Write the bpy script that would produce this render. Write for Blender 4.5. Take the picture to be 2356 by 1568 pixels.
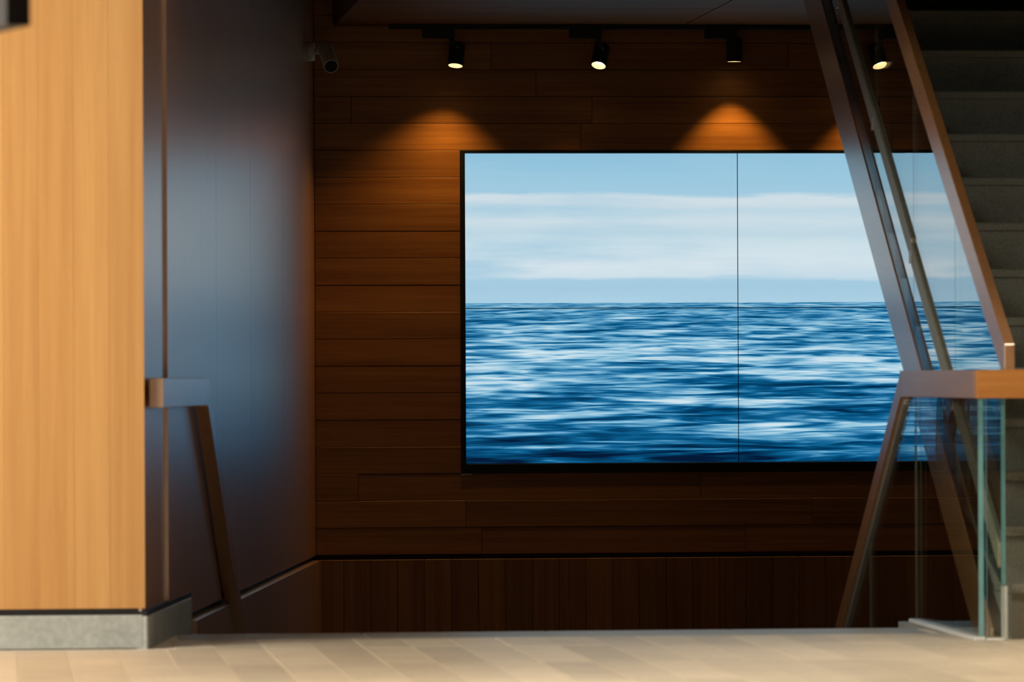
import bpy, bmesh, math, random
from mathutils import Vector, Matrix

for o in list(bpy.data.objects):
    bpy.data.objects.remove(o, do_unlink=True)
scene = bpy.context.scene
COL = scene.collection
rnd = random.Random(7)

# ------------------------------------------------------------------ camera
EYE = 0.82
FPX = 12000.0
PSI = math.atan(1178.0 / FPX)          # camera turned a little to the right of the wall's normal
RHO = 0.0045                           # slight roll
F = Vector((math.sin(PSI), math.cos(PSI), 0))
R = Vector((math.cos(PSI), -math.sin(PSI), 0))
U = Vector((0, 0, 1))
RX = R * math.cos(RHO) - U * math.sin(RHO)
UX = U * math.cos(RHO) + R * math.sin(RHO)
cam_data = bpy.data.cameras.new('camera')
cam = bpy.data.objects.new('camera', cam_data)
COL.objects.link(cam)
m = Matrix((RX, UX, -F)).transposed().to_4x4()
m.translation = Vector((0, 0, EYE))
cam.matrix_world = m
cam_data.sensor_fit = 'HORIZONTAL'
cam_data.sensor_width = 36.0
cam_data.lens = 36.0 * FPX / 2356.0
cam_data.shift_y = (870 - 784) / 2356.0
cam_data.clip_start = 0.1
cam_data.clip_end = 200
cam_data.dof.use_dof = True
cam_data.dof.focus_distance = 23.1
cam_data.dof.aperture_fstop = 5.6
scene.camera = cam

# ------------------------------------------------------------------ world, exposure, large lights
scene.view_settings.view_transform = 'Standard'
scene.view_settings.look = 'None'
scene.view_settings.gamma = 1.0
scene.view_settings.use_curve_mapping = False
scene.view_settings.exposure = 0.0
world = bpy.data.worlds.new('world')
scene.world = world
world.use_nodes = True
world.node_tree.nodes['Background'].inputs[0].default_value = (0.9, 0.95, 1.0, 1)
world.node_tree.nodes['Background'].inputs[1].default_value = 0.03


def area_light(name, loc, target, sx, sy, power, color):
    ld = bpy.data.lights.new(name, 'AREA')
    ld.shape = 'RECTANGLE'
    ld.size, ld.size_y = sx, sy
    ld.energy = power
    ld.color = color
    o = bpy.data.objects.new(name, ld)
    COL.objects.link(o)
    o.location = loc
    d = Vector(target) - Vector(loc)
    o.rotation_euler = d.to_track_quat('-Z', 'Y').to_euler()
    return o


# daylight of the hall's tall window (left side of the hall) and added fill lamps under its ceiling
area_light('window_daylight', (-4.1, 12.3, 2.45), (0.4, 14.8, 1.7), 3.6, 1.3, 350, (1.0, 0.96, 0.87))
FILL_PANELS = [(-1.2, 15.2), (3.3, 14.7), (1.4, 13.0), (2.9, 8.0)]  # unseen lamps, placed to brighten pillar, floor and rails
for i, (x, y) in enumerate(FILL_PANELS):
    area_light('fill_panel_light', (x, y, 3.12), (x, y, 0), 0.58, 0.58, (24, 17, 15, 6)[i], (1.0, 0.84, 0.62)).data.spread = math.radians((120, 75, 62, 75)[i])


# ------------------------------------------------------------------ helpers
def lin(c):
    return tuple(((v / 255.0) / 12.92 if v / 255.0 <= 0.04045 else ((v / 255.0 + 0.055) / 1.055) ** 2.4) for v in c) + (1,)


LEAN = [0.0, 0.0]                      # plan angle (dx/dy) of the piece being built, about y = LEAN[1]


def link(name, me, parent, loc):
    o = bpy.data.objects.new(name, me)
    COL.objects.link(o)
    if parent is not None:
        o.parent = parent
        w = Vector((0, 0, 0))
        p = parent
        while p is not None:
            w += p.location
            p = p.parent
        o.location = Vector(loc) - w
    else:
        o.location = loc
    return o


def mk(name, verts, faces, mats, parent=None, midx=None, smooth=False):
    vs = [Vector(v) for v in verts]
    if LEAN[0]:
        vs = [Vector((v.x + LEAN[0] * (v.y - LEAN[1]), v.y, v.z)) for v in vs]
    lo = Vector((min(v.x for v in vs), min(v.y for v in vs), min(v.z for v in vs)))
    hi = Vector((max(v.x for v in vs), max(v.y for v in vs), max(v.z for v in vs)))
    org = Vector(((lo.x + hi.x) / 2, (lo.y + hi.y) / 2, lo.z))
    me = bpy.data.meshes.new(name)
    me.from_pydata([tuple(v - org) for v in vs], [], faces)
    if not isinstance(mats, (list, tuple)):
        mats = [mats]
    for mm in mats:
        me.materials.append(mm)
    if midx:
        for p, k in zip(me.polygons, midx):
            p.material_index = k
    bm = bmesh.new()
    bm.from_mesh(me)
    bmesh.ops.recalc_face_normals(bm, faces=bm.faces)
    bm.to_mesh(me)
    bm.free()
    if smooth:
        for p in me.polygons:
            p.use_smooth = True
    return link(name, me, parent, org)


def bevel(o, w, seg=1):
    bm = bmesh.new()
    bm.from_mesh(o.data)
    bmesh.ops.bevel(bm, geom=list(bm.edges), offset=w, segments=seg, affect='EDGES', profile=0.5)
    bm.to_mesh(o.data)
    bm.free()
    return o


BF = [(0, 1, 2, 3), (4, 7, 6, 5), (0, 4, 5, 1), (1, 5, 6, 2), (2, 6, 7, 3), (3, 7, 4, 0)]


def box(name, lo, hi, mat, parent=None, bev=0.0):
    (a, b, c), (d, e, f) = lo, hi
    v = [(a, b, c), (d, b, c), (d, e, c), (a, e, c), (a, b, f), (d, b, f), (d, e, f), (a, e, f)]
    o = mk(name, v, BF, mat, parent)
    if bev:
        bevel(o, bev)
    return o


def prism_x(name, poly, x0, x1, mat, parent=None, bev=0.0, edge_mat=None):
    """poly in (y, z), extruded from x0 to x1"""
    n = len(poly)
    v = [(x0, y, z) for y, z in poly] + [(x1, y, z) for y, z in poly]
    fs = [tuple(range(n)), tuple(range(2 * n - 1, n - 1, -1))]
    fs += [(i, (i + 1) % n, n + (i + 1) % n, n + i) for i in range(n)]
    if edge_mat:
        o = mk(name, v, fs, [mat, edge_mat], parent, [0, 0] + [1] * n)
    else:
        o = mk(name, v, fs, mat, parent)
    if bev:
        bevel(o, bev)
    return o


# left wall frame: s along the wall (away from the camera), n out of the wall (to the right)
WX, WY = 0.44, 16.0
TX, TY = 0.1337, 0.9910
WALL_S = 7.064


def lw(s, n, z):
    return (WX + TX * s + TY * n, WY + TY * s - TX * n, z)


def lbox(name, s0, s1, n0, n1, z0, z1, mat, parent=None, bev=0.0):
    v = [lw(s0, n0, z0), lw(s1, n0, z0), lw(s1, n1, z0), lw(s0, n1, z0),
         lw(s0, n0, z1), lw(s1, n0, z1), lw(s1, n1, z1), lw(s0, n1, z1)]
    o = mk(name, v, BF, mat, parent)
    if bev:
        bevel(o, bev)
    return o


def lprism(name, poly, n0, n1, mat, parent=None, bev=0.0):
    """poly in (s, z) on the left wall, extruded in n"""
    k = len(poly)
    v = [lw(s, n0, z) for s, z in poly] + [lw(s, n1, z) for s, z in poly]
    fs = [tuple(range(k)), tuple(range(2 * k - 1, k - 1, -1))]
    fs += [(i, (i + 1) % k, k + (i + 1) % k, k + i) for i in range(k)]
    o = mk(name, v, fs, mat, parent)
    if bev:
        bevel(o, bev)
    return o


def tube(name, p0, p1, r0, r1, mat, parent=None, seg=32, caps=True, smooth=True):
    p0, p1 = Vector(p0), Vector(p1)
    d = (p1 - p0).normalized()
    a = d.orthogonal().normalized()
    b = d.cross(a)
    vs, fs = [], []
    for p, r in ((p0, r0), (p1, r1)):
        for i in range(seg):
            t = 2 * math.pi * i / seg
            vs.append(p + (a * math.cos(t) + b * math.sin(t)) * r)
    fs = [(i, (i + 1) % seg, seg + (i + 1) % seg, seg + i) for i in range(seg)]
    if caps:
        fs += [tuple(range(seg - 1, -1, -1)), tuple(range(seg, 2 * seg))]
    o = mk(name, vs, fs, mat, parent)
    if smooth:
        for p in o.data.polygons:
            p.use_smooth = len(p.vertices) == 4
    return o


def lathe(name, org, axis, prof, mat, parent=None, seg=32):
    """profile [(t along axis, radius)] revolved about axis through org"""
    org, d = Vector(org), Vector(axis).normalized()
    a = d.orthogonal().normalized()
    b = d.cross(a)
    vs, fs = [], []
    for t, r in prof:
        for i in range(seg):
            q = 2 * math.pi * i / seg
            vs.append(org + d * t + (a * math.cos(q) + b * math.sin(q)) * max(r, 1e-4))
    for k in range(len(prof) - 1):
        for i in range(seg):
            fs.append((k * seg + i, k * seg + (i + 1) % seg, (k + 1) * seg + (i + 1) % seg, (k + 1) * seg + i))
    o = mk(name, vs, fs, mat, parent)
    for p in o.data.polygons:
        p.use_smooth = True
    md = o.modifiers.new('edges', 'EDGE_SPLIT')
    md.split_angle = math.radians(40)
    return o


def thing(name, loc, label, cat, group=None):
    o = bpy.data.objects.new(name, None)
    COL.objects.link(o)
    o.location = loc
    o.empty_display_size = 0.1
    return tag(o, label, cat, group)


def tag(o, label, cat, group=None):
    o['label'] = label
    o['category'] = cat
    if group:
        o['group'] = group
    return o


def struct(o, label=None):
    o['kind'] = 'structure'
    if label:
        o['label'] = label
    return o


# ------------------------------------------------------------------ materials
def new_mat(name):
    mt = bpy.data.materials.new(name)
    mt.use_nodes = True
    nt = mt.node_tree
    return mt, nt, nt.nodes['Principled BSDF']


def N(nt, kind, **kw):
    n = nt.nodes.new(kind)
    for k, v in kw.items():
        setattr(n, k, v)
    return n


def math_node(nt, op, a, b=None, c=None, clamp=False):
    n = nt.nodes.new('ShaderNodeMath')
    n.operation = op
    n.use_clamp = clamp
    for i, v in enumerate((a, b, c)):
        if v is None:
            continue
        if isinstance(v, (int, float)):
            n.inputs[i].default_value = v
        else:
            nt.links.new(v, n.inputs[i])
    return n.outputs[0]


def ramp(nt, fac, stops, interp='LINEAR'):
    n = nt.nodes.new('ShaderNodeValToRGB')
    cr = n.color_ramp
    cr.interpolation = interp
    while len(cr.elements) < len(stops):
        cr.elements.new(0.5)
    for e, (p, c) in zip(cr.elements, stops):
        e.position = p
        e.color = c if len(c) == 4 else tuple(c) + (1,)
    if fac is not None:
        nt.links.new(fac, n.inputs[0])
    return n.outputs[0]


def wood(name, grain, light, dark, rough=0.35, across=34.0, along=1.1, spec=0.5, vary=0.25, bump=0.03, rot=0.0, coat=0.0, coat_rough=0.2, aniso=0.0, tangent=None, ior=1.5):
    """grain: 'X', 'Y' or 'Z', the axis the grain runs along"""
    mt, nt, p = new_mat(name)
    L = nt.links
    geo = N(nt, 'ShaderNodeNewGeometry')
    info = N(nt, 'ShaderNodeObjectInfo')
    off = N(nt, 'ShaderNodeVectorMath', operation='MULTIPLY')
    comb = N(nt, 'ShaderNodeCombineXYZ')
    for i in range(3):
        L.new(info.outputs['Random'], comb.inputs[i])
    L.new(comb.outputs[0], off.inputs[0])
    off.inputs[1].default_value = (3.1, 5.7, 4.3)
    add = N(nt, 'ShaderNodeVectorMath', operation='ADD')
    L.new(geo.outputs['Position'], add.inputs[0])
    L.new(off.outputs[0], add.inputs[1])
    mp = N(nt, 'ShaderNodeMapping')
    mp.inputs['Rotation'].default_value = (rot, 0, 0)
    sc = [across] * 3
    sc['XYZ'.index(grain)] = along
    mp.inputs['Scale'].default_value = sc
    L.new(add.outputs[0], mp.inputs[0])
    n1 = N(nt, 'ShaderNodeTexNoise')
    n1.inputs['Scale'].default_value = 1.0
    n1.inputs['Detail'].default_value = 5
    n1.inputs['Roughness'].default_value = 0.6
    n1.inputs['Distortion'].default_value = 0.35
    L.new(mp.outputs[0], n1.inputs[0])
    n2 = N(nt, 'ShaderNodeTexNoise')
    n2.inputs['Scale'].default_value = 0.22
    n2.inputs['Detail'].default_value = 2
    L.new(mp.outputs[0], n2.inputs[0])
    n3 = N(nt, 'ShaderNodeTexNoise')
    n3.inputs['Scale'].default_value = 5.5
    n3.inputs['Detail'].default_value = 2
    L.new(mp.outputs[0], n3.inputs[0])
    a = math_node(nt, 'MULTIPLY', n1.outputs[0], 0.55)
    b = math_node(nt, 'MULTIPLY_ADD', n2.outputs[0], 0.35, a)
    c = math_node(nt, 'MULTIPLY_ADD', n3.outputs[0], 0.12, b)
    col = ramp(nt, c, [(0.33, dark), (0.68, light)])
    hsv = N(nt, 'ShaderNodeHueSaturation')
    L.new(col, hsv.inputs['Color'])
    val = math_node(nt, 'MULTIPLY_ADD', info.outputs['Random'], vary, 1.0 - vary * 0.5)
    L.new(val, hsv.inputs['Value'])
    L.new(hsv.outputs[0], p.inputs['Base Color'])
    p.inputs['Roughness'].default_value = rough
    p.inputs['Specular IOR Level'].default_value = spec
    p.inputs['IOR'].default_value = ior
    p.inputs['Coat IOR'].default_value = ior
    p.inputs['Coat Weight'].default_value = coat
    p.inputs['Coat Roughness'].default_value = coat_rough
    if aniso:
        p.inputs['Anisotropic'].default_value = aniso
        tg = N(nt, 'ShaderNodeCombineXYZ')
        for i in range(3):
            tg.inputs[i].default_value = tangent[i]
        L.new(tg.outputs[0], p.inputs['Tangent'])
    if bump:
        bp = N(nt, 'ShaderNodeBump')
        bp.inputs['Strength'].default_value = bump
        bp.inputs['Distance'].default_value = 0.002
        L.new(c, bp.inputs['Height'])
        L.new(bp.outputs[0], p.inputs['Normal'])
    return mt


def plain(name, col, rough=0.5, metal=0.0, spec=0.5, noise=0.0, nscale=40.0, stretch=(1, 1, 1)):
    mt, nt, p = new_mat(name)
    p.inputs['Roughness'].default_value = rough
    p.inputs['Metallic'].default_value = metal
    p.inputs['Specular IOR Level'].default_value = spec
    geo = N(nt, 'ShaderNodeNewGeometry')
    mp = N(nt, 'ShaderNodeMapping')
    mp.inputs['Scale'].default_value = stretch
    nt.links.new(geo.outputs['Position'], mp.inputs[0])
    nz = N(nt, 'ShaderNodeTexNoise')
    nz.inputs['Scale'].default_value = nscale
    nz.inputs['Detail'].default_value = 4
    nt.links.new(mp.outputs[0], nz.inputs[0])
    d = tuple(c * (1 - noise) for c in col[:3])
    l = tuple(min(1, c * (1 + noise)) for c in col[:3])
    nt.links.new(ramp(nt, nz.outputs[0], [(0.3, d), (0.7, l)]), p.inputs['Base Color'])
    return mt


def stone(name, light, dark, rough, scale=60.0, vary=0.12, spec=0.5):
    mt, nt, p = new_mat(name)
    L = nt.links
    geo = N(nt, 'ShaderNodeNewGeometry')
    info = N(nt, 'ShaderNodeObjectInfo')
    n1 = N(nt, 'ShaderNodeTexNoise')
    n1.inputs['Scale'].default_value = scale
    n1.inputs['Detail'].default_value = 5
    L.new(geo.outputs['Position'], n1.inputs[0])
    n2 = N(nt, 'ShaderNodeTexNoise')
    n2.inputs['Scale'].default_value = 5.0
    L.new(geo.outputs['Position'], n2.inputs[0])
    s = math_node(nt, 'MULTIPLY_ADD', n2.outputs[0], 0.4, math_node(nt, 'MULTIPLY', n1.outputs[0], 0.6))
    col = ramp(nt, s, [(0.36, dark), (0.64, light)])
    hsv = N(nt, 'ShaderNodeHueSaturation')
    L.new(col, hsv.inputs['Color'])
    L.new(math_node(nt, 'MULTIPLY_ADD', info.outputs['Random'], vary, 1 - vary / 2), hsv.inputs['Value'])
    L.new(hsv.outputs[0], p.inputs['Base Color'])
    p.inputs['Roughness'].default_value = rough
    p.inputs['Specular IOR Level'].default_value = spec
    return mt


def glass_mat(name, laminated=True):
    """thin clear sheet: Fresnel reflection over straight-through transmission, faintly wavy surface"""
    mt, nt, p = new_mat(name)
    L = nt.links
    nt.nodes.remove(p)
    out = nt.nodes['Material Output']
    geo = N(nt, 'ShaderNodeNewGeometry')
    ior = math_node(nt, 'MULTIPLY_ADD', geo.outputs['Backfacing'], 1 / 1.55 - 1.55, 1.55)
    fr = N(nt, 'ShaderNodeFresnel')
    L.new(ior, fr.inputs['IOR'])
    r = fr.outputs[0]
    # each face of a laminated sheet stands for two interfaces and its interlayers: 4R / (1 + 3R)
    r2 = math_node(nt, 'DIVIDE', math_node(nt, 'MULTIPLY', r, 4.0), math_node(nt, 'MULTIPLY_ADD', r, 3.0, 1.0))
    nz = N(nt, 'ShaderNodeTexNoise')
    nz.inputs['Scale'].default_value = 3.5
    nz.inputs['Detail'].default_value = 0
    L.new(geo.outputs['Position'], nz.inputs[0])
    bp = N(nt, 'ShaderNodeBump')
    bp.inputs['Strength'].default_value = 0.05
    bp.inputs['Distance'].default_value = 0.004
    L.new(nz.outputs[0], bp.inputs['Height'])
    gl = N(nt, 'ShaderNodeBsdfGlossy')
    gl.inputs['Roughness'].default_value = 0.0
    L.new(bp.outputs[0], gl.inputs['Normal'])
    tr = N(nt, 'ShaderNodeBsdfTransparent')
    tr.inputs['Color'].default_value = (0.93, 0.975, 0.96, 1)
    mx = N(nt, 'ShaderNodeMixShader')
    L.new(r2 if laminated else r, mx.inputs[0])
    L.new(tr.outputs[0], mx.inputs[1])
    L.new(gl.outputs[0], mx.inputs[2])
    L.new(mx.outputs[0], out.inputs['Surface'])
    return mt


def screen_mat(name, X0, Z0, W, H):
    """the seascape shown by the video wall: pale sky with cloud bands over a rippled blue sea"""
    mt, nt, p = new_mat(name)
    L = nt.links
    geo = N(nt, 'ShaderNodeNewGeometry')
    sep = N(nt, 'ShaderNodeSeparateXYZ')
    L.new(geo.outputs['Position'], sep.inputs[0])
    u = math_node(nt, 'DIVIDE', math_node(nt, 'SUBTRACT', sep.outputs[0], X0), W)
    v = math_node(nt, 'DIVIDE', math_node(nt, 'SUBTRACT', sep.outputs[2], Z0), H)
    HZ = 0.517

    def noise(x, y, z, scale, detail, rough=0.5, dist=0.0):
        cb = N(nt, 'ShaderNodeCombineXYZ')
        for i, q in enumerate((x, y, z)):
            if isinstance(q, (int, float)):
                cb.inputs[i].default_value = q
            else:
                L.new(q, cb.inputs[i])
        nz = N(nt, 'ShaderNodeTexNoise')
        nz.inputs['Scale'].default_value = scale
        nz.inputs['Detail'].default_value = detail
        nz.inputs['Roughness'].default_value = rough
        nz.inputs['Distortion'].default_value = dist
        L.new(cb.outputs[0], nz.inputs[0])
        return nz.outputs[0]

    # ---- sky
    um = math_node(nt, 'MULTIPLY', u, 7.0)
    vm = math_node(nt, 'MULTIPLY', v, 26.0)
    w1 = noise(um, vm, 1.3, 1.0, 5, 0.55)
    w2 = noise(math_node(nt, 'MULTIPLY', u, 2.2), math_node(nt, 'MULTIPLY', v, 9.0), 8.1, 1.0, 3, 0.5)
    t0 = math_node(nt, 'DIVIDE', math_node(nt, 'SUBTRACT', v, HZ), 1 - HZ)
    t = math_node(nt, 'ADD', t0, math_node(nt, 'MULTIPLY', math_node(nt, 'SUBTRACT', w1, 0.5), 0.075))
    t = math_node(nt, 'ADD', t, math_node(nt, 'MULTIPLY', math_node(nt, 'SUBTRACT', w2, 0.5), 0.055))
    sky = ramp(nt, t, [(0.0, lin((172, 208, 228))), (0.10, lin((164, 202, 224))), (0.145, lin((166, 204, 225))),
                       (0.175, lin((204, 223, 233))), (0.27, lin((216, 229, 236))), (0.40, lin((203, 223, 232))),
                       (0.47, lin((190, 215, 227))), (0.55, lin((203, 221, 230))), (0.62, lin((188, 214, 227))),
                       (0.665, lin((206, 221, 229))), (0.705, lin((207, 222, 230))), (0.735, lin((160, 202, 223))),
                       (0.87, lin((150, 198, 222))), (1.0, lin((142, 192, 219)))])
    # broad patches of blue between the veils, stronger towards the left
    pat = noise(math_node(nt, 'MULTIPLY', u, 3.0), math_node(nt, 'MULTIPLY', v, 13.0), 4.4, 1.0, 4, 0.55)
    lf = math_node(nt, 'SUBTRACT', 1.0, math_node(nt, 'MULTIPLY', u, 1.3), clamp=True)
    pf = math_node(nt, 'MULTIPLY', math_node(nt, 'MULTIPLY_ADD', lf, 0.8, 0.2),
                   math_node(nt, 'MULTIPLY', math_node(nt, 'SUBTRACT', pat, 0.42), 3.0, clamp=True), clamp=True)
    mixs = N(nt, 'ShaderNodeMixRGB')
    L.new(pf, mixs.inputs[0])
    L.new(sky, mixs.inputs[1])
    mixs.inputs[2].default_value = lin((160, 201, 223))
    # ---- sea, foreshortened towards the horizon
    dy = math_node(nt, 'MAXIMUM', math_node(nt, 'SUBTRACT', HZ, v), 0.0)
    lg = math_node(nt, 'LOGARITHM', math_node(nt, 'ADD', dy, 0.035), math.e)
    den = math_node(nt, 'POWER', math_node(nt, 'ADD', dy, 0.03), 0.70)
    cx = math_node(nt, 'DIVIDE', math_node(nt, 'SUBTRACT', u, 0.45), den)
    q = math_node(nt, 'POWER', math_node(nt, 'ADD', dy, 0.01), 0.45)
    cr = math_node(nt, 'DIVIDE', math_node(nt, 'SUBTRACT', u, 0.45), math_node(nt, 'POWER', math_node(nt, 'ADD', dy, 0.03), 0.5))
    a1 = noise(math_node(nt, 'MULTIPLY', cx, 2.1), math_node(nt, 'MULTIPLY', lg, 9.0), 2.0, 1.0, 1.5, 0.4, 0.7)
    a2 = noise(math_node(nt, 'MULTIPLY', cr, 3.4), math_node(nt, 'MULTIPLY', q, 66.0), 5.0, 1.0, 2.5, 0.5, 0.9)
    a4 = noise(math_node(nt, 'MULTIPLY', cr, 7.5), math_node(nt, 'MULTIPLY', q, 150.0), 7.7, 1.0, 1.5, 0.5, 0.6)
    a3 = noise(math_node(nt, 'MULTIPLY', cx, 1.0), math_node(nt, 'MULTIPLY', lg, 3.6), 9.5, 1.0, 1, 0.5, 0.4)
    s = math_node(nt, 'MULTIPLY', math_node(nt, 'SUBTRACT', a1, 0.5), 0.55)
    s = math_node(nt, 'MULTIPLY_ADD', math_node(nt, 'SUBTRACT', a2, 0.5), 0.95, s)
    s = math_node(nt, 'MULTIPLY_ADD', math_node(nt, 'SUBTRACT', a4, 0.5), 0.45, s)
    s = math_node(nt, 'MULTIPLY_ADD', math_node(nt, 'SUBTRACT', a3, 0.5), 0.45, s)
    gain = ramp(nt, dy, [(0.0, (0.45,) * 3), (0.08, (0.8,) * 3), (0.3, (1.0,) * 3), (0.5, (1.0,) * 3)])
    s = math_node(nt, 'MULTIPLY', s, gain)
    bias = ramp(nt, dy, [(0.0, (0.56,) * 3), (0.04, (0.53,) * 3), (0.15, (0.57,) * 3), (0.26, (0.56,) * 3),
                         (0.38, (0.49,) * 3), (0.45, (0.41,) * 3), (0.515, (0.33,) * 3)])
    s = math_node(nt, 'ADD', s, bias)
    sea = ramp(nt, s, [(0.18, lin((0, 24, 54))), (0.34, lin((0, 66, 108))), (0.46, lin((14, 102, 152))),
                       (0.56, lin((84, 154, 194))), (0.66, lin((150, 198, 222))), (0.80, lin((208, 228, 238)))])
    isea = math_node(nt, 'LESS_THAN', v, HZ)
    mix = N(nt, 'ShaderNodeMixRGB')
    L.new(isea, mix.inputs[0])
    L.new(mixs.outputs[0], mix.inputs[1])
    L.new(sea, mix.inputs[2])
    p.inputs['Base Color'].default_value = (0.01, 0.01, 0.012, 1)
    p.inputs['Roughness'].default_value = 0.35
    p.inputs['Specular IOR Level'].default_value = 0.2
    L.new(mix.outputs[0], p.inputs['Emission Color'])
    p.inputs['Emission Strength'].default_value = 1.0
    return mt


def emit(name, col, strength):
    mt, nt, p = new_mat(name)
    p.inputs['Base Color'].default_value = (0.8, 0.8, 0.8, 1)
    p.inputs['Emission Color'].default_value = col
    p.inputs['Emission Strength'].default_value = strength
    return mt


WL, WD = (0.56, 0.30, 0.105), (0.36, 0.165, 0.05)
M_plank = wood('wood_plank', 'X', (0.46, 0.20, 0.055), (0.24, 0.088, 0.022), rough=0.42, across=60, along=1.6, vary=0.2, spec=0.35)
M_wains = wood('wood_wainscot', 'Z', (0.42, 0.19, 0.06), (0.24, 0.09, 0.025), rough=0.42, across=45, along=1.2, vary=0.35, spec=0.35)
M_left = wood('wood_left_wall', 'Z', (0.52, 0.225, 0.06), (0.34, 0.125, 0.03), rough=0.36, across=38, along=0.6, vary=0.12, bump=0.0,
              spec=0.5, ior=3.0, coat=1.0, coat_rough=0.31)
M_pillar = wood('wood_pillar', 'Z', (0.68, 0.37, 0.13), (0.50, 0.235, 0.07), rough=0.45, across=26, along=0.7, vary=0.16)
M_rail = wood('wood_rail', 'Y', (0.52, 0.235, 0.07), (0.36, 0.14, 0.035), rough=0.38, across=50, along=2.0, vary=0.05, bump=0.0, spec=0.5, ior=2.8, coat=1.0, coat_rough=0.25)
M_ceilw = wood('wood_soffit', 'X', (0.24, 0.09, 0.028), (0.14, 0.05, 0.015), rough=0.6, across=30, along=1.0, vary=0.1, spec=0.1)
M_gap = plain('black_gap', (0.012, 0.010, 0.009), 0.8)
M_bezel = plain('bezel_black', (0.008, 0.008, 0.011), 0.45, spec=0.3)
M_black = plain('black_metal', (0.012, 0.012, 0.013), 0.5, spec=0.4)
M_track = plain('track_black', (0.02, 0.02, 0.021), 0.55, spec=0.3)
M_steel = plain('channel_metal', (0.50, 0.50, 0.44), 0.38, metal=0.6, noise=0.1, nscale=90)
M_strip = plain('stringer_strip', (0.34, 0.32, 0.24), 0.45, metal=0.3, noise=0.15, nscale=60)
M_edge = plain('glass_edge', (0.17, 0.38, 0.40), 0.18, spec=0.8, noise=0.1, nscale=20)
M_edge2 = plain('glass_joint_edge', (0.10, 0.10, 0.07), 0.25, spec=0.6, noise=0.1, nscale=20)
M_shoe = plain('shoe_steel', (0.74, 0.74, 0.72), 0.35, metal=0.0, noise=0.06, nscale=60)
M_glass = glass_mat('laminated_glass')
M_glass1 = glass_mat('clear_glass', False)
M_tile = stone('floor_stone', (0.74, 0.64, 0.50), (0.61, 0.52, 0.40), 0.42, 45, 0.26)
M_grout = plain('floor_grout', (0.80, 0.73, 0.62), 0.7, noise=0.08)
M_curb = stone('curb_stone', (0.47, 0.49, 0.47), (0.34, 0.355, 0.335), 0.55, 55, 0.05)
M_conc = stone('stair_concrete', (0.25, 0.235, 0.19), (0.16, 0.15, 0.12), 0.65, 120, 0.08, spec=0.3)
M_paint = plain('painted_wall', (0.45, 0.42, 0.38), 0.8, noise=0.03, nscale=6)
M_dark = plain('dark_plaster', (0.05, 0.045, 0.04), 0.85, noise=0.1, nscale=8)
M_frame = plain('window_frame_metal', (0.08, 0.08, 0.08), 0.4, metal=0.5)
M_lens = emit('spot_led', (1.0, 0.80, 0.50, 1), 14.0)
M_refl = plain('spot_reflector', (0.95, 0.80, 0.58), 0.35, metal=0.0, spec=0.8)
M_cam = plain('camera_plastic', (0.62, 0.56, 0.46), 0.45, noise=0.05)
M_camlens = plain('camera_lens', (0.006, 0.006, 0.007), 0.1, spec=0.8)
M_sign = plain('sign_dark', (0.014, 0.010, 0.008), 0.6, noise=0.1, nscale=20)
M_mag = plain('sign_magenta', (0.35, 0.05, 0.16), 0.5, noise=0.05)
M_diff = emit('fill_panel_diffuser', (1.0, 0.88, 0.70, 1), 4.0)  # glowing face of the added fill panels

BACK = 23.0
CEIL = 2.39
HALLC = 3.2
LOW = -2.55

# ------------------------------------------------------------------ shell: floors
floor = struct(box('floor', (-4.2, -4.0, -0.30), (5.1, 16.80, -0.003), M_grout), 'beige stone floor of the landing')
E1 = 16.80
row_edges = [11.4, 12.3, 13.2, 14.1, 15.0, 15.9, 16.46]
col0, cw = -0.556, 0.1508
for ri in range(len(row_edges) - 1):
    y0, y1 = row_edges[ri], row_edges[ri + 1]
    for ci in range(30):
        x0 = col0 + ci * cw
        if y1 > 16.0 and x0 + cw < 0.44:
            continue
        if ri < 2 and ci > 27:
            continue
        xa = x0 + 0.0018
        if y1 > 16.0:
            xa = max(xa, 0.53)
        if x0 + cw - 0.0018 - xa < 0.03:
            continue
        dz = rnd.uniform(-0.0008, 0.0008)
        box('tile', (xa, y0 + 0.0018, -0.012), (x0 + cw - 0.0018, y1 - 0.0018, dz), M_tile, floor, 0.0006)
M_nose = stone('edge_stone', (0.42, 0.41, 0.37), (0.33, 0.32, 0.285), 0.4, 50, 0.1)
x = 0.56
while x < 2.9:
    box('edge_slab', (x + 0.002, 16.465, -0.012), (min(x + 0.6, 2.998) - 0.002, 16.84, 0.0), M_nose, floor, 0.002)
    x += 0.6
struct(box('floor', (2.998, 16.46, -0.30), (5.1, 17.3, -0.001), M_nose), 'grey stone floor strip under the glass balustrade')
struct(box('floor', (-0.6, 16.9, LOW - 0.2), (5.1, 23.4, LOW), M_dark), 'dark floor of the level below')

# ------------------------------------------------------------------ shell: back wall
wb = struct(box('wall_back', (0.9, BACK + 0.02, LOW - 0.2), (5.1, BACK + 0.25, 5.4), M_gap), 'wood plank wall behind the stairwell')
SX0, SX1 = 2.054, 2.054 + 2.434
SZ0, SZ1 = 0.444, 1.816
FX0, FX1, FZ0, FZ1 = SX0 - 0.023, SX1 + 0.023, SZ0 - 0.043, SZ1 + 0.014
PX0, PX1 = 1.386, 4.895
k = 0
z = 0.042
dzr = (FZ1 - FZ0) / 12.0
z_rows = [FZ0 + dzr * (i - 3) for i in range(0, 22)]
joints = {16: [1.55, 2.62, 4.1], 17: [2.37, 3.9], 18: [2.17, 3.5], 15: [2.57, 4.2], 2: [1.573, 3.1], 1: [2.05, 3.6],
          0: [2.12, 3.3]}


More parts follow.
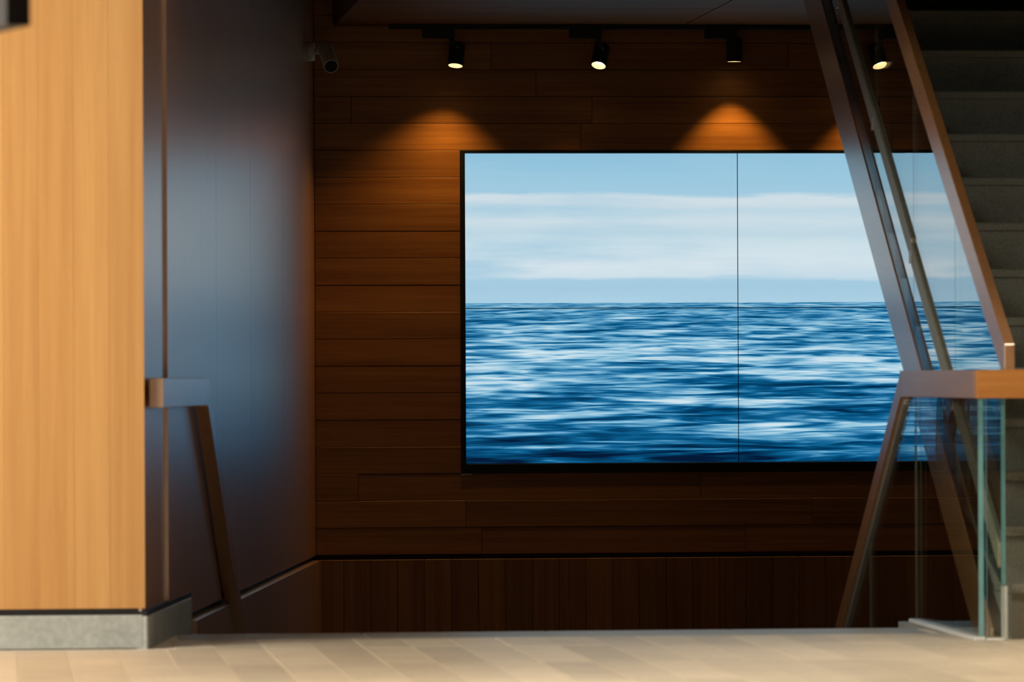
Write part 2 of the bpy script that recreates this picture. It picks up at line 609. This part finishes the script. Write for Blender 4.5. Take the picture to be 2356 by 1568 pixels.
def plank(x0, x1, z0, z1):
    tw = rnd.uniform(-0.0012, 0.0012)
    y0 = BACK + rnd.uniform(-0.001, 0.001)
    b = box('plank', (x0 + 0.0008, y0, z0 + 0.0009), (x1 - 0.0008, BACK + 0.02, z1 - 0.0009), M_plank, wb, 0.0011)
    for vv in b.data.vertices:
        if vv.co.y < 0:
            vv.co.y += tw * (vv.co.z / (z1 - z0) - 0.5)


for i in range(21):
    z0, z1 = z_rows[i], z_rows[i + 1]
    zm = (z0 + z1) / 2
    js = joints.get(i)
    if js is None:
        js = []
        xx = PX0 + rnd.uniform(0.5, 1.4)
        while xx < PX1 - 0.4:
            js.append(xx)
            xx += rnd.uniform(1.1, 1.7)
    spans = [(PX0, PX1)]
    if FZ0 - 0.01 < zm < FZ1 + 0.01:
        spans = [(PX0, FX0), (FX1, PX1)]
        js = []
    for a, b in spans:
        cuts = [a] + [q for q in js if a + 0.1 < q < b - 0.1] + [b]
        for q in range(len(cuts) - 1):
            plank(cuts[q], cuts[q + 1], z0, z1)
# wainscot of upright boards standing slightly proud below a dark shadow gap
xx = PX0
while xx < PX1 - 0.02:
    box('board', (xx + 0.0009, BACK - 0.022 + rnd.uniform(-0.001, 0.001), LOW), (min(xx + 0.1195, PX1) - 0.0009, BACK + 0.02, 0.022),
        M_wains, wb, 0.0012)
    xx += 0.1195
box('shadow_gap', (PX0, BACK + 0.010, 0.021), (PX1, BACK + 0.02, z_rows[0]), M_gap, wb)

# ------------------------------------------------------------------ shell: left wall (runs away, turned slightly inwards)
wl = struct(lbox('wall_left', 0.02, WALL_S + 0.2, -0.3, -0.022, LOW, 3.4, M_gap), 'glossy veneered wall on the left of the stairwell')
cutsL = [0.0, 0.70, 2.39, 3.78, 5.33, 6.2, WALL_S + 0.01]
for i in range(len(cutsL) - 1):
    a, b = cutsL[i], cutsL[i + 1]
    n1 = -0.011 if i == 0 else 0.0
    zb = 0.112 if i == 0 else 0.042
    lbox('veneer_panel', a + 0.0012, b - 0.0012, -0.022, n1, zb, 3.2, M_left, wl, 0.0008)
# wainscot below, proud, with its lit top ledge
for i in range(12):
    a = 1.37 + i * 0.4745
    lbox('wainscot_panel', a + 0.001, a + 0.4735, -0.022, 0.024, LOW, 0.022, M_left, wl, 0.001)
# stone base around the pillar
bb = lbox('baseboard_left', -0.012, 1.37, -0.03, 0.008, -0.3, 0.098, M_curb, None, 0.003)
struct(bb, 'grey stone base running along the stairwell wall')
lbox('shadow_strip', 0.0, 1.40, -0.02, 0.004, 0.0985, 0.113, M_black, bb)

# ------------------------------------------------------------------ shell: pillar wall facing the camera
wf = struct(box('wall_front', (-4.2, WY + 0.02, -0.3), (0.40, WY + 0.3, HALLC + 0.1), M_gap), 'warm wood pillar wall facing the hall')
xx = 0.4395
while xx > -4.1:
    w = 0.107
    box('veneer_board', (xx - w + 0.0002, WY + rnd.uniform(-0.0003, 0.0003), 0.122), (xx - 0.0002, WY + 0.02, HALLC), M_pillar, wf, 0.0004)
    xx -= w
bf = struct(box('baseboard_front', (-4.2, WY - 0.012, 0.0), (0.432, WY + 0.02, 0.102), M_curb, None, 0.003), 'pale stone base under the wood pillar wall')
box('shadow_strip', (-4.2, WY + 0.004, 0.102), (0.436, WY + 0.02, 0.122), M_black, bf)

# ------------------------------------------------------------------ shell: remaining walls and ceilings
struct(box('wall_right', (5.0, -4.0, LOW - 0.2), (5.2, 23.4, 5.4), M_dark), 'dark wall beside the ascending stair')
struct(box('wall_rear', (-4.4, -4.2, -0.3), (5.2, -4.0, HALLC + 0.2), M_paint), 'wall at the far end of the hall')
# side wall of the hall with its window opening
ws = struct(box('wall_side', (-4.4, -4.0, -0.3), (-4.2, 10.3, HALLC + 0.2), M_paint), 'hall side wall')
struct(box('wall_side', (-4.4, 14.3, -0.3), (-4.2, 16.3, HALLC + 0.2), M_paint), 'hall side wall beside the pillar')
struct(box('wall_side', (-4.4, 10.3, -0.3), (-4.2, 14.3, 1.0), M_paint), 'hall wall below the window')
w1 = struct(box('window_1', (-4.36, 10.3, 1.0), (-4.30, 14.3, 1.06), M_frame), 'window frame of the hall')
for i in range(5):
    y = 10.3 + i * 1.0 - (0.06 if i == 4 else 0)
    box('mullion', (-4.36, y, 1.06), (-4.30, y + 0.06, HALLC), M_frame, w1)
for i in range(4):
    y = 10.36 + i * 1.0
    box('pane', (-4.335, y, 1.06), (-4.325, y + 0.94 - (0.06 if i == 3 else 0), HALLC), M_glass, w1)
ch = struct(box('ceiling', (-4.4, -4.0, HALLC), (5.2, 16.9, HALLC + 0.2), M_paint), 'hall ceiling')
cw_ = struct(box('ceiling', (1.47, 17.1, CEIL), (3.02, 23.02, CEIL + 0.12), M_ceilw), 'wooden soffit over the stairwell')
for i in range(10):
    y0 = 17.1 + i * 0.592
    box('soffit_board', (1.475, y0 + 0.001, CEIL - 0.012), (3.015, y0 + 0.591, CEIL), M_ceilw, cw_, 0.001)
struct(box('ceiling', (3.021, 21.2, CEIL - 0.012), (5.0, 23.02, CEIL + 0.04), M_ceilw), 'wooden soffit beside the stair, over the screen')
struct(box('ceiling', (0.2, 16.9, CEIL + 0.45), (3.02, 23.1, CEIL + 0.6), M_dark), 'dark recess above the soffit')
struct(box('wall_fascia', (0.2, 16.9, 2.12), (3.02, 17.1, HALLC + 0.3), M_dark), 'unseen dark bulkhead added to keep hall light out of the stairwell')  # out of view, hung low to block hall light from the back wall
struct(box('ceiling', (3.02, 16.9, 5.2), (5.2, 23.4, 5.4), M_dark), 'dark ceiling high over the ascending stair')
struct(box('wall_fascia', (3.02, 16.9, 2.12), (5.2, 17.1, 5.4), M_dark), 'unseen dark bulkhead added to shade the ascending stair')  # out of view, lowered so the upper steps stay dark
struct(box('wall_fascia', (2.92, 17.1, CEIL + 0.12), (3.02, 23.1, 5.4), M_dark), 'dark wall above the soffit edge')

# ------------------------------------------------------------------ video wall
M_screen = screen_mat('seascape_screen', SX0, SZ0, SX1 - SX0, SZ1 - SZ0)
vw = thing('video_wall', ((FX0 + FX1) / 2, BACK, FZ0), 'large video wall of four panels showing a blue sea and pale sky', 'screen')
box('frame_bar', (FX0, BACK - 0.004, FZ0), (SX0 - 0.002, BACK + 0.02, FZ1), M_bezel, vw, 0.001)
box('frame_bar', (SX1 + 0.002, BACK - 0.004, FZ0), (FX1, BACK + 0.02, FZ1), M_bezel, vw, 0.001)
box('frame_bar', (SX0 - 0.002, BACK - 0.004, SZ1 + 0.002), (SX1 + 0.002, BACK + 0.02, FZ1), M_bezel, vw, 0.001)
box('frame_bar', (SX0 - 0.002, BACK - 0.004, FZ0), (SX1 + 0.002, BACK + 0.02, SZ0 - 0.002), M_bezel, vw, 0.001)
box('back_plate', (SX0 - 0.002, BACK + 0.016, SZ0 - 0.002), (SX1 + 0.002, BACK + 0.02, SZ1 + 0.002), M_bezel, vw)
pw, ph = (SX1 - SX0) / 2, (SZ1 - SZ0) / 2
g = 0.0028
for r in range(2):
    for c in range(2):
        box('display_panel', (SX0 + c * pw + (g if c else 0), BACK + 0.002, SZ0 + r * ph + (g * 0.7 if r else 0)),
            (SX0 + (c + 1) * pw - (0 if c else g), BACK + 0.016, SZ0 + (r + 1) * ph - (0 if r else g * 0.7)), M_screen, vw)
box('bracket', (FX0 - 0.002, BACK - 0.004, FZ0 - 0.008), (FX0 + 0.045, BACK + 0.01, FZ0 - 0.001), M_strip, vw)

# ------------------------------------------------------------------ track and spotlights
TY_ = BACK - 0.14
track = thing('light_track', (3.0, TY_, CEIL - 0.05), 'black lighting track under the wooden soffit above the screen', 'light track')
box('track_profile', (1.715, TY_ - 0.017, CEIL - 0.034), (3.015, TY_ + 0.017, CEIL - 0.0125), M_track, track, 0.002)
box('track_profile', (3.015, TY_ - 0.017, CEIL - 0.034), (4.40, TY_ + 0.017, CEIL - 0.0125), M_track, track, 0.002)
box('end_cap', (1.708, TY_ - 0.018, CEIL - 0.035), (1.716, TY_ + 0.018, CEIL - 0.0125), M_track, track, 0.002)


def spotlight(lens, axis, box_x, label, power, cone, blend, on=True):
    axis = Vector(axis).normalized()
    lens = Vector(lens)
    L_ = 0.104
    R_ = 0.0345
    zt = CEIL - 0.034
    root = thing('track_spotlight', (lens.x, TY_, zt - 0.04), label, 'spotlight', 'spotlights on the track above the screen')
    box('adapter_box', (box_x, TY_ - 0.015, zt - 0.040), (box_x + 0.142, TY_ + 0.015, zt), M_track, root, 0.002)
    top = lens - axis * L_
    px = box_x + 0.128
    tube('stem', (px, TY_, zt - 0.058), (px, TY_, zt - 0.036), 0.010, 0.010, M_black, root, 20)
    piv = lens - axis * (L_ * 0.80)
    # yoke plate from the stem down to the pivot screw on the lamp's side
    ysd = Vector((0, -1, 0))
    pv = piv + Vector((0, -R_ * 1.02, 0))
    v = []
    for p, w in ((Vector((px, TY_ - 0.010, zt - 0.045)), 0.012), (pv + Vector((0, -0.002, -0.004)), 0.010)):
        for dx, dyy in ((-w, 0), (w, 0), (w, -0.003), (-w, -0.003)):
            v.append(p + Vector((dx, dyy, 0)))
    mk('yoke', v, BF, M_black, root)
    tube('pivot_screw', pv, pv + Vector((0, -0.006, 0)), 0.0035, 0.003, M_strip, root, 12)
    body = lathe('lamp_body', lens, -axis, [(0.0, R_ - 0.003), (0.0, R_), (L_ - 0.006, R_), (L_, R_ - 0.006), (L_, 0.0)], M_black, root)
    lathe('reflector', lens, -axis, [(0.001, R_ - 0.0032), (0.012, R_ - 0.006), (0.024, 0.019)], M_refl, body)
    lathe('led_lens', lens, -axis, [(0.0235, 0.0), (0.0235, 0.0195)], M_lens, body)
    ld = bpy.data.lights.new('spot_beam', 'SPOT')
    ld.energy = power
    ld.color = (1.0, 0.54, 0.12)
    ld.spot_size = math.radians(cone)
    ld.spot_blend = blend
    ld.shadow_soft_size = 0.012
    lo = bpy.data.objects.new('spot_beam', ld)
    COL.objects.link(lo)
    lo.location = lens + axis * 0.004
    lo.rotation_euler = axis.to_track_quat('-Z', 'Y').to_euler()
    return root


spotlight((2.000, TY_, 2.195), (-0.12, -0.27, -1), 1.855, 'leftmost track spotlight, tilted slightly forward above the bare planks', 29, 108, 1.0)
spotlight((2.634, TY_, 2.197), (-0.26, -0.50, -1), 2.505, 'middle track spotlight with its bright mouth tipped towards the viewer', 11, 100, 0.75)
spotlight((3.238, TY_, 2.215), (0.0, 0.0, -1), 3.107, 'track spotlight pointing straight down above the screen seam', 13, 80, 0.6)
spotlight((3.86, TY_, 2.205), (-0.05, -0.05, -1), 3.715, 'rightmost track spotlight, behind the sloping stair rails', 13, 80, 0.6)

# ------------------------------------------------------------------ security camera
sc = thing('security_camera', (1.40, 22.6, 2.19), 'small bullet security camera on the left wall near the ceiling', 'security camera')
n_out = Vector((TY, -TX, 0))
base_c = Vector(lw(6.66, 0.0, 2.240))
tube('mount_base', base_c, base_c + n_out * 0.034, 0.043, 0.041, M_cam, sc, 28)
elbow = base_c + n_out * 0.060 + Vector((0, -0.01, 0.0))
tube('arm', base_c + n_out * 0.03, elbow, 0.012, 0.012, M_cam, sc, 16)
front = Vector((1.4245, 22.42, 2.166))
cax = Vector((0.09, -0.85, -0.52)).normalized()
rear = front - cax * 0.185
tube('arm', elbow, rear + cax * 0.07, 0.012, 0.012, M_cam, sc, 16)
cb = lathe('camera_body', front, -cax, [(0.0, 0.028), (0.0, 0.0325), (0.006, 0.0335), (0.17, 0.0335), (0.185, 0.026), (0.185, 0.0)], M_cam, sc)
lathe('lens_window', front, -cax, [(0.004, 0.0), (0.004, 0.0285)], M_camlens, cb)

# ------------------------------------------------------------------ handrail on the left wall
hr = thing('handrail', lw(0.1, 0.03, 0.74), 'timber handrail on the left wall, level then descending into the stairwell', 'handrail')
SL = 0.655
TR, RI = 0.275, 0.17
RT, RB = 0.826, 0.735
n0, n1 = 0.008, 0.053
s_end = 1.53
bevel(lprism('level_rail', [(0.06, RB), (s_end, RB), (s_end, RT), (0.06, RT)], n0, n1, M_rail, hr), 0.0015)
down = 3.2
lprism('sloping_rail', [(s_end - 0.02, RT - 0.0005), (s_end + down, RT - SL * down), (s_end + down, RT - SL * down - 0.108), (s_end - 0.02, RT - 0.095)],
       n0, n1, M_rail, hr, 0.0015)
for s_, z_ in ((0.5, RB + 0.03), (1.25, RB + 0.03), (2.6, RT - SL * 1.1 - 0.06)):
    lbox('bracket', s_, s_ + 0.03, -0.011, 0.009, z_, z_ + 0.03, M_black, hr)

# ------------------------------------------------------------------ landing and descending balustrade (glass + timber)
GX = 3.012
GT = 0.016
gb = thing('glass_balustrade', (GX + 0.02, 16.6, 0.0), 'glass balustrade with timber rail along the landing and down the stairs', 'balustrade')
LEAN[:] = [0.0125, 16.6]
SL = 0.612
Y0, Y1 = 15.90, 17.39
ZT, ZB = 0.840, 0.752
box('level_rail', (GX, Y0 + 0.0455, ZB), (GX + 0.045, Y1, ZT), M_rail, gb, 0.0015)
LEAN[0] = 0.0
M_railx = wood('wood_rail_end', 'X', (0.58, 0.255, 0.07), (0.42, 0.165, 0.04), rough=0.33, across=40, along=2.0, vary=0.05, bump=0.01)
box('return_rail', (3.0035, Y0, ZB), (3.158, Y0 + 0.045, ZT), M_railx, gb, 0.0015)
LEAN[0] = 0.0125
dn = 3.3
prism_x('sloping_rail', [(Y1 - 0.02, ZT - 0.0004), (Y1 + dn, ZT - SL * dn), (Y1 + dn, ZT - SL * dn - 0.098), (Y1 - 0.01, ZT - 0.090)], GX, GX + 0.045, M_rail, gb, 0.0015)
prism_x('glazing_channel', [(Y1, ZT - 0.097), (Y1 + dn, ZT - SL * dn - 0.0985), (Y1 + dn, ZT - SL * dn - 0.116), (Y1, ZT - 0.114)], GX + 0.0135, GX + 0.0325, M_steel, gb)
gx = GX + 0.0145
lp = prism_x('glass_pane', [(15.96, 0.012), (17.18, 0.012), (17.18, ZB + 0.004), (15.96, ZB + 0.004)], gx, gx + GT, M_glass1, gb, edge_mat=M_edge)
for p in lp.data.polygons:
    if p.normal.y > 0.5:
        p.material_index = 0
for q in range(3):
    ya = 17.195 + q * 1.0
    yb = ya + 0.99

    def zt(y):
        return ZB + 0.002 if y < Y1 else ZT - SL * (y - Y1) - 0.110
    top = [(yb, zt(yb)), (ya, zt(ya))] if ya >= Y1 else [(yb, zt(yb)), (Y1, ZB - 0.02), (ya, ZB - 0.001)]
    bot = [(ya, 0.0 if q == 0 else zt(ya) - 0.95), (yb, zt(yb) - 0.95)]
    prism_x('glass_pane', bot + top, gx + 0.004, gx + 0.012, M_glass1, gb, edge_mat=M_edge2)
# metal shoe at the floor and the short return pane towards the ascending stair
box('base_channel', (GX - 0.004, 15.93, 0.0), (GX + 0.030, 17.2, 0.013), M_shoe, gb, 0.002)
LEAN[0] = 0.0
box('base_channel', (3.036, 15.93, 0.0), (3.094, 15.964, 0.009), M_shoe, gb, 0.002)
rp = box('glass_pane', (3.041, 15.94, 0.009), (3.094, 15.954, ZB + 0.003), M_glass1, gb)
rp.data.materials.append(M_edge)
for p in rp.data.polygons:
    if abs(p.normal.x) > 0.5:
        p.material_index = 1

# ------------------------------------------------------------------ ascending balustrade
ab = thing('glass_balustrade', (3.15, 16.2, 0.0), 'sloping glass balustrade with timber rail beside the ascending concrete stair', 'balustrade')
LEAN[:] = [0.023, 17.5]
bx0, bx1 = 3.128, 3.160
yb0 = 15.90


def btop(y):
    return 0.5513 * y - 7.8431 - 0.004


def bbot(y):
    return 0.5471 * y - 7.8901 - 0.004


prism_x('handrail', [(yb0, 0.8405), (15.968, 0.8405), (22.4, bbot(22.4)), (22.4, btop(22.4)), (yb0, btop(yb0))],
        bx0, bx1, M_rail, ab, 0.0015)


# timber fascia of the stair flank
def atop(y):
    return 0.576 * y - 9.2447 + 0.0


def alow(y):
    return 0.565 * y - 9.2841 - 0.0


prism_x('fascia', [(16.10, 0.002), (16.435, 0.002), (22.6, alow(22.6)), (22.6, atop(22.6)), (16.10, atop(16.10))], 3.117, 3.124, M_rail, ab, 0.001)
# glass sheets between fascia and handrail, with upright joints
gx2 = 3.138
ye = [16.03, 16.911, 17.806, 18.70, 19.60, 20.50, 21.40, 22.30]


def stop(y):
    return 0.5645 * y - 8.7528


def slow(y):
    return 0.5625 * y - 8.813


for q in range(len(ye) - 1):
    ya, yb = ye[q] + 0.003, ye[q + 1] - 0.003
    lo_a = atop(ya) - 0.06 if q else 0.17
    prism_x('glass_pane', [(ya, lo_a), (yb, atop(yb) - 0.06), (yb, bbot(yb) + 0.006), (ya, bbot(ya) + 0.006)], gx2, gx2 + (0.013 if q == 0 else 0.008),
            M_glass, ab, edge_mat=M_edge if q == 0 else M_edge2)
    jog = (0.006, -0.006)[q % 2]
    prism_x('edge_strip', [(ya, slow(ya) + 0.012 + jog), (yb, slow(yb) + 0.012 + jog), (yb, stop(yb) - 0.008 + jog), (ya, stop(ya) - 0.008 + jog)],
            3.1275, 3.1375, M_strip, ab, 0.001)
    box('clamp', (3.124, yb - 0.025, slow(yb) + 0.01), (3.1275, yb + 0.025, slow(yb) + 0.055), M_steel, ab, 0.001)
box('end_post', (3.136, 16.0, 0.0), (3.152, 16.03, 0.166), M_shoe, ab, 0.002)
LEAN[0] = 0.0

# ------------------------------------------------------------------ ascending concrete stair
st = thing('staircase', (4.1, 16.1, 0.0), 'grey concrete staircase rising behind the right glass balustrade', 'staircase')
RI = 0.17
TRU = 0.292
for i in range(23):
    y = 16.05 + i * TRU
    zt_ = RI * (i + 1)
    zb_ = 0.0 if i < 2 else zt_ - RI - 0.02
    xa = 3.165 + 0.023 * (y + TRU - 17.5)
    s_ = box('step', (xa, y, zb_), (4.99, y + TRU + 0.02, zt_ - 0.03), M_conc, st)
    box('tread', (xa, y - 0.012, zt_ - 0.0298), (4.99, y + TRU - 0.001, zt_), M_conc, s_, 0.004)
yS, yE = 16.65, 16.05 + 23 * TRU
prism_x('stair_slab', [(yS - 0.2, 0.0), (yS + 0.15, 0.0), (yE, RI * 23 - 0.55), (yE, RI * 22.0 - 0.03), (yS + 0.02, 0.30)], 3.31, 4.98, M_conc, st)

# descending stair (its steps lie below the landing's edge)
sd = thing('staircase', (1.8, 16.84, LOW), 'stone staircase descending from the landing towards the screen wall', 'staircase')
for i in range(14):
    y = 16.842 + i * TR
    z_ = -RI * (i + 1)
    xa = WX + 0.1349 * (y + TR - WY) + 0.03
    box('step', (xa, y, z_ - 0.25), (3.0, y + TR + 0.012, z_), M_nose, sd, 0.004)

# ------------------------------------------------------------------ hanging sign at the hall's upper left
hs = thing('hanging_sign', (-0.08, 10.75, 1.53), 'dark blurred sign box hanging in front of the wood pillar', 'sign')
p0 = Vector((0.064, 10.5, 1.531))
dr = Vector((-0.285, 0.958, 0)).normalized()
nn = Vector((dr.y, -dr.x, 0))


def sbox(name, a, b, t0, t1, z0, z1, mat, par):
    v = []
    for zz in (z0, z1):
        for (q, t) in ((a, t0), (b, t0), (b, t1), (a, t1)):
            pt = p0 + dr * q + nn * t
            v.append((pt.x, pt.y, zz))
    return mk(name, v, BF, mat, par)


sbox('sign_body', 0.0, 0.9, 0.0, -0.05, 1.531, 2.05, M_sign, hs)
sbox('sign_panel', 0.21, 0.55, -0.0505, -0.056, 1.50, 1.60, M_mag, hs)
for q in (0.15, 0.75):
    pt = p0 + dr * q - nn * 0.025
    tube('suspension_rod', (pt.x, pt.y, 2.05), (pt.x, pt.y, HALLC), 0.006, 0.006, M_black, hs, 12)

# ------------------------------------------------------------------ made-up housings for the added fill lamps
for i, (x, y) in enumerate(FILL_PANELS):
    lab = ['added square fill panel nearest the wood pillar', 'added square fill panel nearest the ascending stair',
           'added square fill panel over the middle of the hall, pillar side', 'added square fill panel over the middle of the hall, stair side'][i]
    t = thing('fill_panel', (x, y, HALLC - 0.07), lab, 'ceiling light', 'added fill panels on the hall ceiling')
    for (a, b, c, d) in ((-0.31, -0.31, 0.31, -0.29), (-0.31, 0.29, 0.31, 0.31), (-0.31, -0.29, -0.29, 0.29), (0.29, -0.29, 0.31, 0.29)):
        box('frame', (x + a, y + b, HALLC - 0.07), (x + c, y + d, HALLC), M_frame, t)
    box('diffuser', (x - 0.29, y - 0.29, HALLC - 0.06), (x + 0.29, y + 0.29, HALLC - 0.045), M_diff, t)
